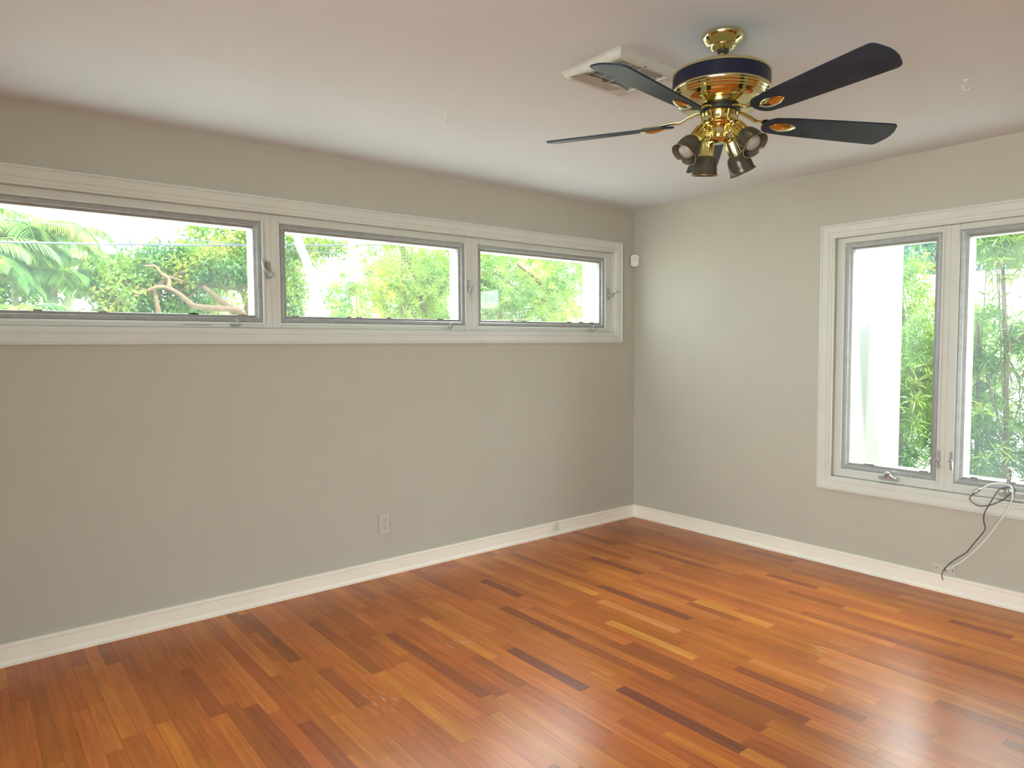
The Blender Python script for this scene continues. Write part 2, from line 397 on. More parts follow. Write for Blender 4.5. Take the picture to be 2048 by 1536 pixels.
# baseboards: swept profile (height z, out h)
bprof = [(0.0002, .0), (0.0002, .021), (.012, .021), (.021, .0145), (.024, .012), (.080, .012), (.084, .0155), (.092, .0155), (.098, .009), (.0985, 0)]
def baseboard(name, T, s0, s1, mitre0, mitre1):
    bm = bmesh.new()
    a = [bm.verts.new(T(s0+(h if mitre0 else 0), z, h)) for z, h in bprof]; b = [bm.verts.new(T(s1-(h if mitre1 else 0), z, h)) for z, h in bprof]
    for i in range(len(a)-1): bm.faces.new((a[i], a[i+1], b[i+1], b[i]))
    bm.faces.new(a); bm.faces.new(b[::-1])
    return struct(obj(name, finish(bm), 'base'))
baseboard('baseboard_left', TA, 0, -XL, True, True)
baseboard('baseboard_right', TB, 0, -YB, True, True)
baseboard('baseboard_rear', lambda s, z, h: Vector((XL+s, YB+h, z)), 0, -XL, True, True)
baseboard('baseboard_side', lambda s, z, h: Vector((XL+h, YB+s, z)), 0, D0-YB-.06, True, False)
baseboard('baseboard_side.001', lambda s, z, h: Vector((XL+h, YB+s, z)), D1-YB+.06, -YB, False, True)

# window casings: moulded, mitred
cprof = [(0, 0), (0, .020), (.010, .022), (.013, .018), (.016, .0165), (.048, .014), (.050, .011), (.053, .0105), (.056, .013), (.068, .012), (.071, .008), (.080, .007), (.081, -.004), (.0811, -TH)]
CA = (.154, 4.30, 1.398, 2.169); CB = (1.5245, 2.936, .478, 2.1045)
bm = bmesh.new(); ring(bm, TA, *CA, cprof); struct(obj('trim_1', finish(bm), 'trim'))
bm = bmesh.new(); ring(bm, TB, *CB, cprof); struct(obj('trim_2', finish(bm), 'trim'))

# window units: white wooden frame with a mullion, one aluminium sash per window
def window(idx, T, s0, s1, z0, z1, fs0, fs1, fz0, fz1, sill_h, glass):
    """s0..z1: aluminium sash rectangle; f*: outer rectangle of the painted frame piece"""
    bm = bmesh.new()
    hf = -.030; hb = -.075
    def bar(a, b, c, d): wbev(bm, T, a, b, c, d, hb, hf, .0025)
    bar(fs0, s0, fz0, fz1); bar(s1, fs1, fz0, fz1); bar(s0, s1, fz0, z0); bar(s0, s1, z1, fz1)
    # stop bead just inside the edge
    ring(bm, T, s0-.016, s1+.016, z0-.016, z1+.016, [(0, hf), (.002, hf+.006), (.011, hf+.006), (.014, hf)])
    win = struct(obj('window_%d' % idx, finish(bm), 'trim'))
    bm = bmesh.new()
    ring(bm, T, s0, s1, z0, z1, [(0, -.07), (0, -.036), (.003, -.033), (.019, -.036), (.020, -.046), (.020, -.07)], True)
    sash = obj('sash_frame', finish(bm), 'alu', win)
    bm = bmesh.new(); ring(bm, T, s0, s1, z0, z1, [(.020, -.050), (.020, -.043), (.0235, -.043), (.0235, -.050)], True)
    obj('bright_bead', finish(bm), 'alu_bright', sash)
    bm = bmesh.new(); ring(bm, T, s0, s1, z0, z1, [(.0235, -.075), (.0235, -.047), (.036, -.052), (.038, -.075)], True)
    rr = random.Random(idx)
    for k in range(5):   # crumbs of old glazing putty along the glass
        s = rr.uniform(s0+.06, s1-.06); L_ = rr.uniform(.02, .05)
        wbox(bm, T, s, s+L_, z0+.036, z0+.040+rr.random()*.004, -.06, -.054)
    obj('glazing_bead', finish(bm), 'alu_dark', sash)
    bm = bmesh.new(); wbox(bm, T, s0+.03, s1-.03, z0+.03, z1-.03, -.066, -.062)
    obj('glass_pane', finish(bm), glass, sash)
    # outside reveal, painted white
    bm = bmesh.new(); e_ = .036; wd = .034
    for q in ((s0+e_-wd, s0+e_, fz0, fz1), (s1-e_, s1-e_+wd, fz0, fz1), (s0, s1, fz0, z0+e_), (s0, s1, z1-e_, fz1)): wbox(bm, T, *q, -.150, -.078)
    obj('outer_reveal', finish(bm), 'stucco', win)
    return win
za0, za1 = 1.480, 2.087; zs0, zs1 = 1.5131, 2.0444
mA = [(.3078, 1.511, .235, 1.565), (1.6186, 2.8325, 1.565, 2.883), (2.933, 4.147, 2.883, 4.22)]
WA = [window(i+1, TA, a, b, zs0, zs1, fa, fb, za0, za1, 0, 'glass') for i, (a, b, fa, fb) in enumerate(mA)]
mB = [(1.657, 2.1853, 1.606, 2.2305), (2.2757, 2.804, 2.2305, 2.855)]
WB = [window(i+4, TB, a, b, .611, 1.9884, fa, fb, .560, 2.022, 0, 'glass_b') for i, (a, b, fa, fb) in enumerate(mB)]

# cam latches on the left windows (on the jamb to the right of each sash as seen: smaller s)
def latch_a(win, s, z, open_):
    """s: lock centre on the jamb"""
    bm = bmesh.new()
    wbev(bm, TA, s-.011, s+.011, z-.045, z+.045, -.030, -.020, .003)      # base plate
    lathe(bm, [(.0, 0), (.010, 0), (.010, .012), (.007, .016), (0, .017)], 20, axisT(TA(s, z-.015, -.020), TA(s, z-.015, .05)))
    base = obj('latch_base', finish(bm), 'hard', win, label='grey metal latch base'); sharp(base.data)
    bm = bmesh.new(); p = (s, z-.015)
    if open_:   # swung out towards the casing
        pts = [TA(p[0]+.012, p[1]-.006, -.006), TA(p[0], p[1], -.003), TA(p[0]-.03, p[1]+.016, .004), TA(p[0]-.072, p[1]+.036, .020)]
        tube(bm, spline(pts, 6), [.0085]*6+[.0075]*6+[.005]*7, 10)
        b2 = TA(p[0]-.075, p[1]+.038, .021); bmesh.ops.create_uvsphere(bm, u_segments=12, v_segments=8, radius=.0065, matrix=Matrix.Translation(b2))
    else:
        pts = [TA(p[0]-.008, p[1]-.018, -.006), TA(p[0], p[1], -.003), TA(p[0]+.018, p[1]+.010, .002), TA(p[0]+.034, p[1]+.032, .004), TA(p[0]+.038, p[1]+.066, .004)]
        tube(bm, spline(pts, 5), [.008]*5+[.007]*5+[.006]*5+[.005]*6, 10)
    h = obj('latch_handle', finish(bm), 'hard', win, True, label='curved metal latch handle')
latch_a(WA[2], 2.902, 1.79, False)
def latch_down(win, s, z):
    bm = bmesh.new()
    wbev(bm, TA, s-.011, s+.011, z-.045, z+.045, -.030, -.020, .003)
    lathe(bm, [(.0, 0), (.010, 0), (.010, .012), (.007, .016), (0, .017)], 20, axisT(TA(s, z-.015, -.020), TA(s, z-.015, .05)))
    o = obj('latch_base', finish(bm), 'hard', win, label='grey metal latch base'); sharp(o.data)
    bm = bmesh.new()
    pts = [TA(s-.006, z+.004, -.006), TA(s, z-.015, -.003), TA(s+.018, z-.035, .002), TA(s+.030, z-.075, .004)]
    tube(bm, spline(pts, 6), [.008]*6+[.007]*6+[.005]*7, 10)
    obj('latch_handle', finish(bm), 'hard', win, True, label='curved metal latch handle')
latch_down(WA[1], 1.588, 1.765)
latch_a(WA[0], .272, 1.775, True)
def stub_crank(win, s):
    bm = bmesh.new(); z = 1.497
    wbev(bm, TA, s-.012, s+.036, z-.006, z+.006, -.030, -.018, .002)
    lathe(bm, [(0, 0), (.007, 0), (.007, .016), (.004, .02), (0, .02)], 16, axisT(TA(s, z, -.020), TA(s, z+.006, .05)))
    tube(bm, [TA(s, z, -.004), TA(s+.004, z+.014, .002), TA(s+.012, z+.026, .004)], [.0045, .0035, .003], 8)
    o = obj('crank_operator', finish(bm), 'hard', win, label='small worn metal crank stub'); sharp(o.data)
stub_crank(WA[0], .452); stub_crank(WA[1], 1.742); stub_crank(WA[2], 3.07)
# a chip of bare wood on the sill frame
bm = bmesh.new(); wbox(bm, TA, 3.20, 3.33, 1.494, 1.500, -.031, -.0285); obj('bare_wood_chip', finish(bm), 'tape', WA[2])

# right window hardware
def latch_b(win, s, z, sgn):
    bm = bmesh.new()
    wbev(bm, TB, s-.007, s+.007, z-.055, z+.050, -.030, -.021, .002)
    o = obj('latch_base', finish(bm), 'hard', win, label='grey metal latch base'); sharp(o.data)
    bm = bmesh.new()
    lathe(bm, [(0, 0), (.009, 0), (.009, .012), (0, .014)], 16, axisT(TB(s, z, -.021), TB(s, z, .05)))
    tube(bm, [TB(s, z, -.010), TB(s+sgn*.012, z-.004, -.004), TB(s+sgn*.016, z-.05, -.004)], [.006, .006, .004], 8)
    o = obj('latch_handle', finish(bm), 'hard', win, label='slim metal latch handle'); sharp(o.data)
latch_b(WB[0], 2.199, .735, -1); latch_b(WB[1], 2.262, .735, 1)
def crank_b(win, s, folded):
    z = .592
    bm = bmesh.new()
    wbev(bm, TB, s-.055, s+.055, z-.014, z+.008, -.030, -.006, .005)
    lathe(bm, [(0, 0), (.020, 0), (.019, .014), (.012, .022), (0, .024)], 24, axisT(TB(s-.0, z+.002, -.014), TB(s, z+.05, -.004)))
    o = obj('crank_base', finish(bm), 'hard', win, label='grey metal crank base'); sharp(o.data)
    bm = bmesh.new()
    if folded:
        lathe(bm, [(0, 0), (.014, 0), (.018, .010), (.016, .022), (.008, .028), (0, .029)], 20, axisT(TB(s, z+.012, -.004), TB(s-.01, z+.04, .010)))
        tube(bm, [TB(s, z+.02, 0), TB(s+.03, z+.010, .010), TB(s+.052, z+.002, .014)], [.008, .006, .006], 10)
        o = obj('crank_handle', finish(bm), 'connector', win, label='short folded chrome crank handle'); sharp(o.data)
    else:
        pts = [TB(s-.012, z+.006, .000), TB(s-.010, z+.040, .006), TB(s-.002, z+.085, .010), TB(s+.006, z+.118, .012)]
        tube(bm, spline(pts, 6), [.013]*4+[.011]*5+[.009]*5+[.007]*5, 12)
        tube(bm, [TB(s-.002, z+.121, .012), TB(s+.005, z+.131, .013), TB(s+.012, z+.136, .016)], [.007, .009, .007], 12)
        bmesh.ops.create_uvsphere(bm, u_segments=12, v_segments=8, radius=.0095, matrix=Matrix.Translation(TB(s-.002, z+.138, .013)))
        o = obj('crank_handle', finish(bm), 'hard', win, label='upright metal crank handle with a knob'); sharp(o.data)
crank_b(WB[0], 1.942, True); crank_b(WB[1], 2.545, False)

# added sliding glass door, unseen behind the camera, put in for its light
bm = bmesh.new()
TS = lambda s, z, h: Vector((XL+h, s, z))
ring(bm, TS, D0-.06, D1+.06, -.07, DH+.06, [(0, 0), (0, .018), (.06, .018), (.0601, -TH)])
for a in (D0, (D0+D1)/2-.03): 
    ring(bm, TS, a, a+(D1-D0)/2+.03, 0, DH, [(0, -.09), (0, -.05), (.05, -.05), (.05, -.09)], True)
dr = struct(obj('added_door_1', finish(bm), 'trim'))
bm = bmesh.new(); wbox(bm, TS, D0+.05, D1-.05, .05, DH-.05, -.074, -.068); obj('glass_pane', finish(bm), 'glass', dr)  # pane of the added door

# ------------------------------------------------------------------ small fittings on walls and ceiling
# duplex outlet
def rounded_plate(bm, T, s, z, ws, wz, h0, h1): wbev(bm, T, s-ws/2, s+ws/2, z-wz/2, z+wz/2, h0, h1, .0025)
t = empty('wall_outlet', TA(2.248, .316, 0)); inv = Matrix.Translation(-t.location)
tag(t, 'ivory duplex electrical outlet low on the grey-beige wall below the long window band', 'outlet')
def local(bm): bmesh.ops.transform(bm, matrix=inv, verts=bm.verts); return finish(bm)
bm = bmesh.new(); rounded_plate(bm, TA, 2.248, .316, .072, .116, .0002, .006); obj('cover_plate', local(bm), 'ivory', t)
for dz in (.020, -.020):
    bm = bmesh.new(); rounded_plate(bm, TA, 2.248, .316+dz, .034, .028, .0055, .0075); f = obj('receptacle', local(bm), 'ivory', t)
    bm = bmesh.new()
    wbox(bm, TA, 2.2395, 2.2415, .316+dz+.001, .316+dz+.009, .0074, .0079); wbox(bm, TA, 2.2545, 2.2565, .316+dz+.001, .316+dz+.009, .0074, .0079)
    lathe(bm, [(0, 0), (.0032, 0), (.0032, .0006), (0, .0006)], 12, axisT(TA(2.248, .316+dz-.007, .0073), TA(2.248, .316+dz-.007, .1)))
    obj('slots', local(bm), 'slot', f)
bm = bmesh.new(); lathe(bm, [(0, 0), (.003, 0), (.0025, .0012), (0, .0014)], 12, axisT(TA(2.248, .316, .006), TA(2.248, .316, .1))); obj('screw', local(bm), 'hard', t)

# corner sensor
t = empty('motion_sensor', (-.033, -.033, 2.04)); tag(t, 'small white motion sensor mounted across the corner beside the window casing', 'sensor')
t.rotation_euler = (0, 0, R(-45))       # local -y faces the room
b = bmesh.new(); bevelbox(b, -.031, .031, -.014, .012, -.046, .046, None, .010, 4); o = obj('sensor_case', finish(b), 'plastic', t); sharp(o.data, 50)
b = bmesh.new(); bevelbox(b, -.022, .022, -.0165, -.010, -.004, .034, None, .003, 2); o = obj('sensor_lens', finish(b), 'trim', t); sharp(o.data, 50)
b = bmesh.new(); box(b, -.020, .020, .010, .026, -.03, .03); obj('wall_bracket', finish(b), 'plastic', t)

# phone jack on the baseboard
t = empty('phone_jack', TA(.896, .062, .012)); inv = Matrix.Translation(-t.location)
tag(t, 'small white surface mounted jack box on the baseboard of the left wall', 'jack')
b = bmesh.new(); wbev(b, TA, .868, .924, .036, .092, .0122, .038, .004); o = obj('jack_body', local(b), 'plastic', t); sharp(o.data)
b = bmesh.new(); wbox(b, TA, .8955, .8965, .038, .090, .0379, .0386); wbox(b, TA, .889, .903, .0352, .040, .018, .030); obj('socket_opening', local(b), 'slot', t)

# blank cable plate on the right wall
t = empty('cable_plate', TB(2.256, .1305, 0)); inv = Matrix.Translation(-t.location)
tag(t, 'wall-coloured blank cable plate with two screws above the right wall baseboard', 'wall plate')
b = bmesh.new(); wbev(b, TB, 2.198, 2.313, .0990, .160, .0002, .006, .002); obj('cover_plate', local(b), 'ivory', t)
for s in (2.215, 2.296):
    b = bmesh.new(); lathe(b, [(0, 0), (.0035, 0), (.003, .001), (0, .0012)], 12, axisT(TB(s, .130, .006), TB(s, .130, .1))); obj('screw', local(b), 'slot', t)
b = bmesh.new(); lathe(b, [(0, 0), (.007, 0), (.0065, .002), (0, .002)], 14, axisT(TB(2.262, .128, .006), TB(2.262, .128, .1))); obj('cable_bushing', local(b), 'slot', t)

# cables hanging from the crank of the right window
def cable(name, pts, rad, m, label, n=8):
    b = bmesh.new(); tube(b, spline(pts, n), rad, 8); o = obj(name, finish(b), m, None, True); tag(o, label, 'cable'); return o
blk = [(-.024, -2.256, .073), (-.030, -2.252, .10), (-.022, -2.262, .140), (-.012, -2.312, .203), (-.010, -2.360, .250), (-.010, -2.398, .314), (-.012, -2.443, .391), (-.024, -2.441, .434), (-.030, -2.443, .479),
       (-.030, -2.464, .532), (-.022, -2.500, .612), (-.020, -2.528, .630), (-.010, -2.560, .640), (-.026, -2.575, .622), (-.035, -2.553, .600), (-.036, -2.524, .568), (-.034, -2.470, .532), (-.034, -2.420, .519), (-.034, -2.385, .535), (-.034, -2.375, .552), (-.032, -2.385, .571), (-.030, -2.397, .584)]
cable('black_cable', blk, .0022, 'wire_b', 'thin black cable looped round the window crank and hanging down to the plate')
wht = [(-.030, -2.421, .607), (-.028, -2.462, .638), (-.022, -2.500, .650), (-.016, -2.529, .648), (-.018, -2.555, .640), (-.034, -2.566, .605), (-.036, -2.563, .567), (-.032, -2.544, .515), (-.018, -2.498, .430), (-.012, -2.440, .329), (-.012, -2.362, .222), (-.014, -2.304, .162), (-.012, -2.264, .130)]
cable('white_cable', wht, .0042, 'wire_w', 'thicker white coaxial cable hanging from the window crank to the wall plate')
t = empty('cable_connector', (-.030, -2.408, .594)); tag(t, 'metal connector joining the white and black cables in front of the window sill', 'connector')
inv = Matrix.Translation(-t.location)
a, c = Vector((-.030, -2.395, .582)), Vector((-.030, -2.424, .609)); L_ = (c-a).length
b = bmesh.new(); lathe(b, [(0, 0), (.0060, 0), (.0064, .003), (.0076, .004), (.0076, .016), (.0062, .017), (.0062, L_-.010), (.0080, L_-.009), (.0080, L_-.001), (0, L_)], 12, axisT(a, c)); o = obj('connector_body', local(b), 'connector', t); sharp(o.data)
b = bmesh.new(); lathe(b, [(0, -.010), (.0035, -.010), (.0048, 0), (0, .0005)], 12, axisT(a, c)); o = obj('strain_relief', local(b), 'black', t); sharp(o.data)

# ceiling hooks
def hook(x, y, ang, label):
    t = empty('ceiling_hook', (x, y, H)); tag(t, label, 'hook', 'white hooks screwed into the ceiling'); t.rotation_euler = (0, 0, ang)
    b = bmesh.new(); lathe(b, [(0, 0), (.011, 0), (.010, -.003), (.004, -.005), (0, -.005)], 18); obj('hook_flange', finish(b), 'plastic', t)
    b = bmesh.new()
    pts = [Vector((0, 0, -.003)), Vector((0, 0, -.016))]+[Vector((.013*sin(k), 0, -.029+.013*cos(k))) for k in [i*pi/8 for i in range(1, 13)]]
    tube(b, pts, .0021, 8); obj('hook_wire', finish(b), 'plastic', t, True)
hook(-2.429, -.992, R(40), 'small white ceiling hook over the left wall, the farther one from the fan')
hook(-1.004, -2.621, R(140), 'small white ceiling hook beyond the fan blade towards the right window')

# ceiling air vent with torn masking tape
t = empty('ceiling_vent', (-2.180, -1.815, H)); inv = Matrix.Translation(-t.location)
tag(t, 'square off-white ceiling air vent with torn masking tape behind a fan blade', 'vent')
TC = lambda s, z, h: Vector((s, z, H-h))
VX0, VX1, VY0, VY1 = -2.345, -2.010, -1.978, -1.672
b = bmesh.new(); ring(b, TC, VX0, VX1, VY0, VY1, [(0, .0002), (0, .004), (.004, .006), (.012, .024), (.018, .030), (.034, .030), (.036, .026), (.036, .004)]); obj('vent_frame', local(b), 'vent', t)
b = bmesh.new(); box(b, VX0+.034, VX1-.034, VY0+.034, VY1-.034, H-.006, H-.0005); obj('duct_shade_plate', local(b), 'ventdark', t)  # flat near-black plate, the duct's inner shade put into its colour
for k in range(8):
    y = VY0+.058+k*.028
    b = bmesh.new(); box(b, VX0+.037, VX1-.037, y-.0012, y+.0012, H-.026, H-.010)
    bmesh.ops.rotate(b, cent=(0, y, H-.018), matrix=Matrix.Rotation(R(28), 3, 'X'), verts=b.verts); obj('vent_louvre', local(b), 'louvre', t)
b = bmesh.new()
for k in range(3): box(b, -2.30+k*.06, -2.297+k*.06, VY0+.037, VY1-.037, H-.029, H-.026)
obj('cross_bars', local(b), 'louvre', t)
def flat(b, pts, z, th=.0008):
    lo = [b.verts.new((x, y, z)) for x, y in pts]; hi = [b.verts.new((x, y, z+th)) for x, y in pts]; n = len(pts)
    b.faces.new(lo); b.faces.new(hi[::-1])
    for i in range(n): b.faces.new((lo[i], lo[(i+1) % n], hi[(i+1) % n], hi[i]))
b = bmesh.new(); flat(b, [(-2.352, -1.722), (-2.335, -1.775), (-2.29, -1.780), (-2.235, -1.782), (-2.215, -1.770), (-2.20, -1.752), (-2.165, -1.758), (-2.135, -1.750), (-2.112, -1.760), (-2.098, -1.748), (-2.128, -1.712), (-2.24, -1.716)], H-.0335); obj('masking_tape', local(b), 'tape', t)
b = bmesh.new(); flat(b, [(-2.20, -1.70), (-2.205, -1.762), (-2.14, -1.775), (-2.06, -1.755), (-2.05, -1.70)], H-.0318); obj('paper_flap', local(b), 'vent', t)
b = bmesh.new(); lathe(b, [(0, 0), (.005, 0), (0, -.002)], 10, Matrix.Translation((-2.19, -1.958, H-.0302))); obj('screw', local(b), 'slot', t)

# ------------------------------------------------------------------ ceiling fan
FC = Vector((-2.133, -2.252, H))
fan = empty('ceiling_fan', FC); tag(fan, 'polished brass ceiling fan with five dark blades and four smoked glass lamps', 'ceiling fan')
upv = Vector((.031, -.016, 1)).normalized(); X_ = (Vector((1, 0, 0))-upv*upv.x).normalized(); Y_ = upv.cross(X_)
TF = Matrix((X_, Y_, upv)).transposed().to_4x4()
def lpart(name, prof, m, parent=fan, T=TF, seg=64, lab=None, ang=35, **k):
    b = bmesh.new(); lathe(b, prof, seg, T, **k); o = obj(name, finish(b), m, parent, label=lab); sharp(o.data, ang); return o
lpart('canopy', [(0, -.0003), (.069, -.0003), (.0705, -.002), (.0715, -.006), (.071, -.012), (.068, -.017), (.060, -.026), (.050, -.034), (.0455, -.0365), (.0435, -.040), (.0415, -.045), (.035, -.051), (.024, -.054), (0, -.055)], 'brass', T=Matrix.Identity(4), ang=60)
lpart('hanger_ball', [(0, -.050), (.020, -.053), (.021, -.057), (.016, -.063), (0, -.065)], 'black', T=Matrix.Identity(4), ang=60)
lpart('downrod', [(0, -.055), (.0095, -.055), (.0095, -.132), (0, -.132)], 'brass_worn')
lpart('motor_housing', [(0, -0.1255), (.03, -0.1265), (.05, -0.1295), (.150, -0.1315), (.160, -0.1335), (.1645, -0.1375), (.1645, -0.1445), (.160, -0.1455), (.160, -0.1905), (.1645, -0.1915), (.1655, -0.1965), (.1625, -0.2005), (.1635, -0.2045),
      (.158, -0.2085), (.159, -0.2125), (.153, -0.2165), (.154, -0.2205), (.148, -0.2245), (.147, -0.2295), (.138, -0.2365), (.120, -0.2415), (.095, -0.2445), (.072, -0.2495), (0, -0.2495)], 'brass', ang=50)
lpart('motor_band', [(.1605, -0.1440), (.1632, -0.1450), (.1632, -0.1910), (.1605, -0.1920)], 'navy', lab='dark navy enamel band')
lpart('flywheel', [(0, -0.2475), (.066, -0.2495), (.068, -0.2525), (.068, -0.2605), (.064, -0.2635), (0, -0.2635)], 'black', lab='black flywheel')
lpart('switch_housing', [(0, -0.2615), (.060, -0.2635), (.0625, -0.2675), (.0615, -0.2935), (.0625, -0.3005), (.0665, -0.3045), (.0675, -0.3095), (.064, -0.3135), (.052, -0.3165), (.042, -0.3195)], 'brass', ang=50)
lpart('light_fitter', [(.042, -0.3190), (.0375, -0.3225), (.0370, -0.3485), (.0395, -0.3515), (.0395, -0.3565), (.033, -0.3615), (.018, -0.3665), (0, -0.3675)], 'brass', ang=50)
lpart('pull_switch', [(0, 0), (.004, 0), (.004, .012), (0, .013)], 'brass', T=axisT(TF @ Vector((-.048, -.038, -.286)), TF @ Vector((-.2, -.16, -.292))), seg=12)

A0, RB, HB, PIT = R(41.17), .6405, .292, R(13.67)
for k in range(5):
    a = A0+k*2*pi/5; e = (X_*cos(a)+Y_*sin(a)); tt = upv.cross(e)
    t2 = (tt*cos(PIT)-upv*sin(PIT)).normalized(); n2 = e.cross(t2)
    O = -upv*HB
    P = lambda r_, w_, z_=0: O+e*r_+t2*w_+n2*z_
    # outline
    out = []
    r0, w0, w1 = .158, .046, .067
    for i in range(0, 13):      # rounded root
        q = pi/2+pi*i/12; out.append((r0+.046+.046*cos(q), w0*sin(q)))
    def corner(cx, cy_, rad, a0_, a1_, n=6): return [(cx+rad*cos(R(a0_+(a1_-a0_)*i/n)), cy_+rad*sin(R(a0_+(a1_-a0_)*i/n))) for i in range(n+1)]
    out += [(.26, -.052), (.45, -.061)]
    out += corner(RB-.030, -w1+.024, .024, -90, -22)
    out += [(RB+.004, -.02), (RB+.006, 0), (RB+.004, .02)]
    out += corner(RB-.030, w1-.024, .024, 22, 90)
    out += [(.45, .061), (.26, .052)]
    b = bmesh.new(); th = .0028
    tp = [b.verts.new(P(x, y, th)) for x, y in out]; bt = [b.verts.new(P(x, y, -th)) for x, y in out]
    b.faces.new(tp); b.faces.new(bt[::-1]); n = len(out)
    for i in range(n): b.faces.new((tp[i], bt[i], bt[(i+1) % n], tp[(i+1) % n]))
    finish(b); bmesh.ops.bevel(b, geom=[ed for ed in b.edges if len(ed.link_faces) == 2 and ed.calc_face_angle(0) > 1.0], offset=.0012, segments=2, affect='EDGES')
    bl = obj('fan_blade', finish(b), 'blade', fan); sharp(bl.data)
    # brass medallion under the root of the blade
    b = bmesh.new(); c0, hl, hw = .232, .050, .023; nl, nw = 16, 10; g = []
    for i in range(nl+1):
        u = -1+2*i/nl; ww = (1-abs(u)**2.2)**.8
        g.append([b.verts.new(P(c0+hl*u, hw*ww*(-1+2*j/nw), -.003-.011*(1-abs(u)**2)*(1-(-1+2*j/nw)**2)**.55-.0005)) for j in range(nw+1)])
    for i in range(nl):
        for j in range(nw): b.faces.new((g[i][j], g[i+1][j], g[i+1][j+1], g[i][j+1]))
    bmesh.ops.remove_doubles(b, verts=b.verts, dist=1e-5)
    obj('medallion', finish(b), 'brass', bl, True, 'almond-shaped brass medallion')
    b = bmesh.new()   # blade arm above
    q0 = -upv*.2565
    pts = [q0+e*.050, q0+e*.078-upv*.002, q0+e*.110-upv*.014, q0+e*.135-upv*.026, P(.165, 0, .012), P(.215, 0, .0075), P(.27, 0, .0065)]
    sp = spline(pts, 6); wid = [.010+.004*sin(i/len(sp)*pi) for i in range(len(sp))]
    rings = []
    for i, p in enumerate(sp):
        d = (sp[min(i+1, len(sp)-1)]-sp[max(i-1, 0)]).normalized(); sd = t2 if i > len(sp)*.6 else tt; nn = d.cross(sd).normalized()
        W = wid[i]*(1 if i < len(sp)*.55 else 1+2.2*max(0, (i/len(sp)-.55)))
        rings.append([b.verts.new(p+sd*(W*cos(q))+nn*(.0042*sin(q))) for q in [j*pi/5 for j in range(10)]])
    for r_a, r_b in zip(rings, rings[1:]):
        for j in range(10): b.faces.new((r_a[j], r_a[(j+1) % 10], r_b[(j+1) % 10], r_b[j]))
    b.faces.new(rings[0]); b.faces.new(rings[-1][::-1])
    obj('blade_arm', finish(b), 'brass', bl, True, 'curved brass blade arm')

lamps = [((-.0874, .0491, -.360), (-.1353, .0665, -.4215)), ((.0033, .0667, -.3937), (.0089, .0762, -.4571)),
         ((.0614, -.0159, -.3965), (.0951, -.0247, -.4586)), ((-.0067, -.0884, -.3559), (-.0081, -.140, -.4104))]
for j_, m_ in lamps:
    j_, m_ = Vector(j_), Vector(m_); ax = (m_-j_).normalized(); back = j_-ax*.058
    T = axisT(j_, m_)
    s_ = lpart('lamp_socket', [(0, -.062), (.012, -.061), (.019, -.056), (.0235, -.046), (.0245, -.040), (.0245, .0), (.026, .002), (.026, .005), (0, .005)], 'brass', T=T, seg=48, ribs=12, amp=.045, lab='fluted brass lamp socket', ang=60)
    b = bmesh.new(); fh = Vector((back.x, back.y, 0)).normalized()
    st = -upv*.334+fh*.030; tube(b, spline([st, st+fh*.018-upv*.002, (st+back)/2+fh*.006, back+ax*.004], 6), .0085, 12); obj('swivel_arm', finish(b), 'brass', s_, True)
    L_ = .066
    pr = [(.024, .001), (.031, .004), (.0365, .014), (.0400, .030), (.0415, .045), (.0420, .058), (.0445, .063), (.0470, L_), (.0462, L_+.001), (.0410, .060), (.0398, .045), (.0383, .030), (.0350, .015), (.029, .006), (.024, .004)]
    b = bmesh.new(); lathe.cap = False; lathe(b, pr, 48, T); lathe.cap = True; o = obj('lamp_shade', finish(b), 'shade', s_, label='smoked glass lamp shade'); sharp(o.data, 60)
    b = bmesh.new(); rr_ = .0468
    tube(b, [T @ Vector((rr_*cos(q), rr_*sin(q), L_+.0008)) for q in [i*2*pi/48 for i in range(49)]], .0009, 6, False); obj('shade_rim', finish(b), 'brass_worn', s_, True)
    b = bmesh.new(); lathe(b, [(0, .0), (.013, .004), (.014, .016), (.020, .028), (.0265, .040), (.0285, .050), (.026, .058), (.017, .064), (0, .066)], 32, T); obj('light_bulb', finish(b), 'bulb', s_, True, 'frosted reflector bulb')

# ------------------------------------------------------------------ outside
GZ = -.35
bm = bmesh.new(); box(bm, -30, 45, -30, 45, GZ-.2, GZ); 
gr = struct(obj('ground', finish(bm), 'ground')); gr['kind'] = 'structure'

def quads(name, V, F, m, parent=None):
    me = bpy.data.meshes.new(name); me.from_pydata(V, [], F); me.materials.append(M[m])
    o = bpy.data.objects.new(name, me); COL.objects.link(o); o.parent = parent; return o
def leaf(V, F, p, d, L_, w_, droop=.15, nrm=None):
    """pointed leaf of two quads from p along d"""
    d = d.normalized(); s = d.cross(nrm if nrm else Vector((0, 0, 1)))
    if s.length < 1e-3: s = d.cross(Vector((1, 0, 0)))
    s = s.normalized()*w_/2; q = p+d*L_*.5; e = p+d*L_-Vector((0, 0, droop*L_)); n = len(V)
    V.extend([tuple(p), tuple(q-s), tuple(q+s), tuple(e)]); F.append((n, n+1, n+3, n+2))
def rv(r): 
    while True:
        v = Vector((r.uniform(-1, 1), r.uniform(-1, 1), r.uniform(-1, 1)))
        if .05 < v.length < 1: return v.normalized()

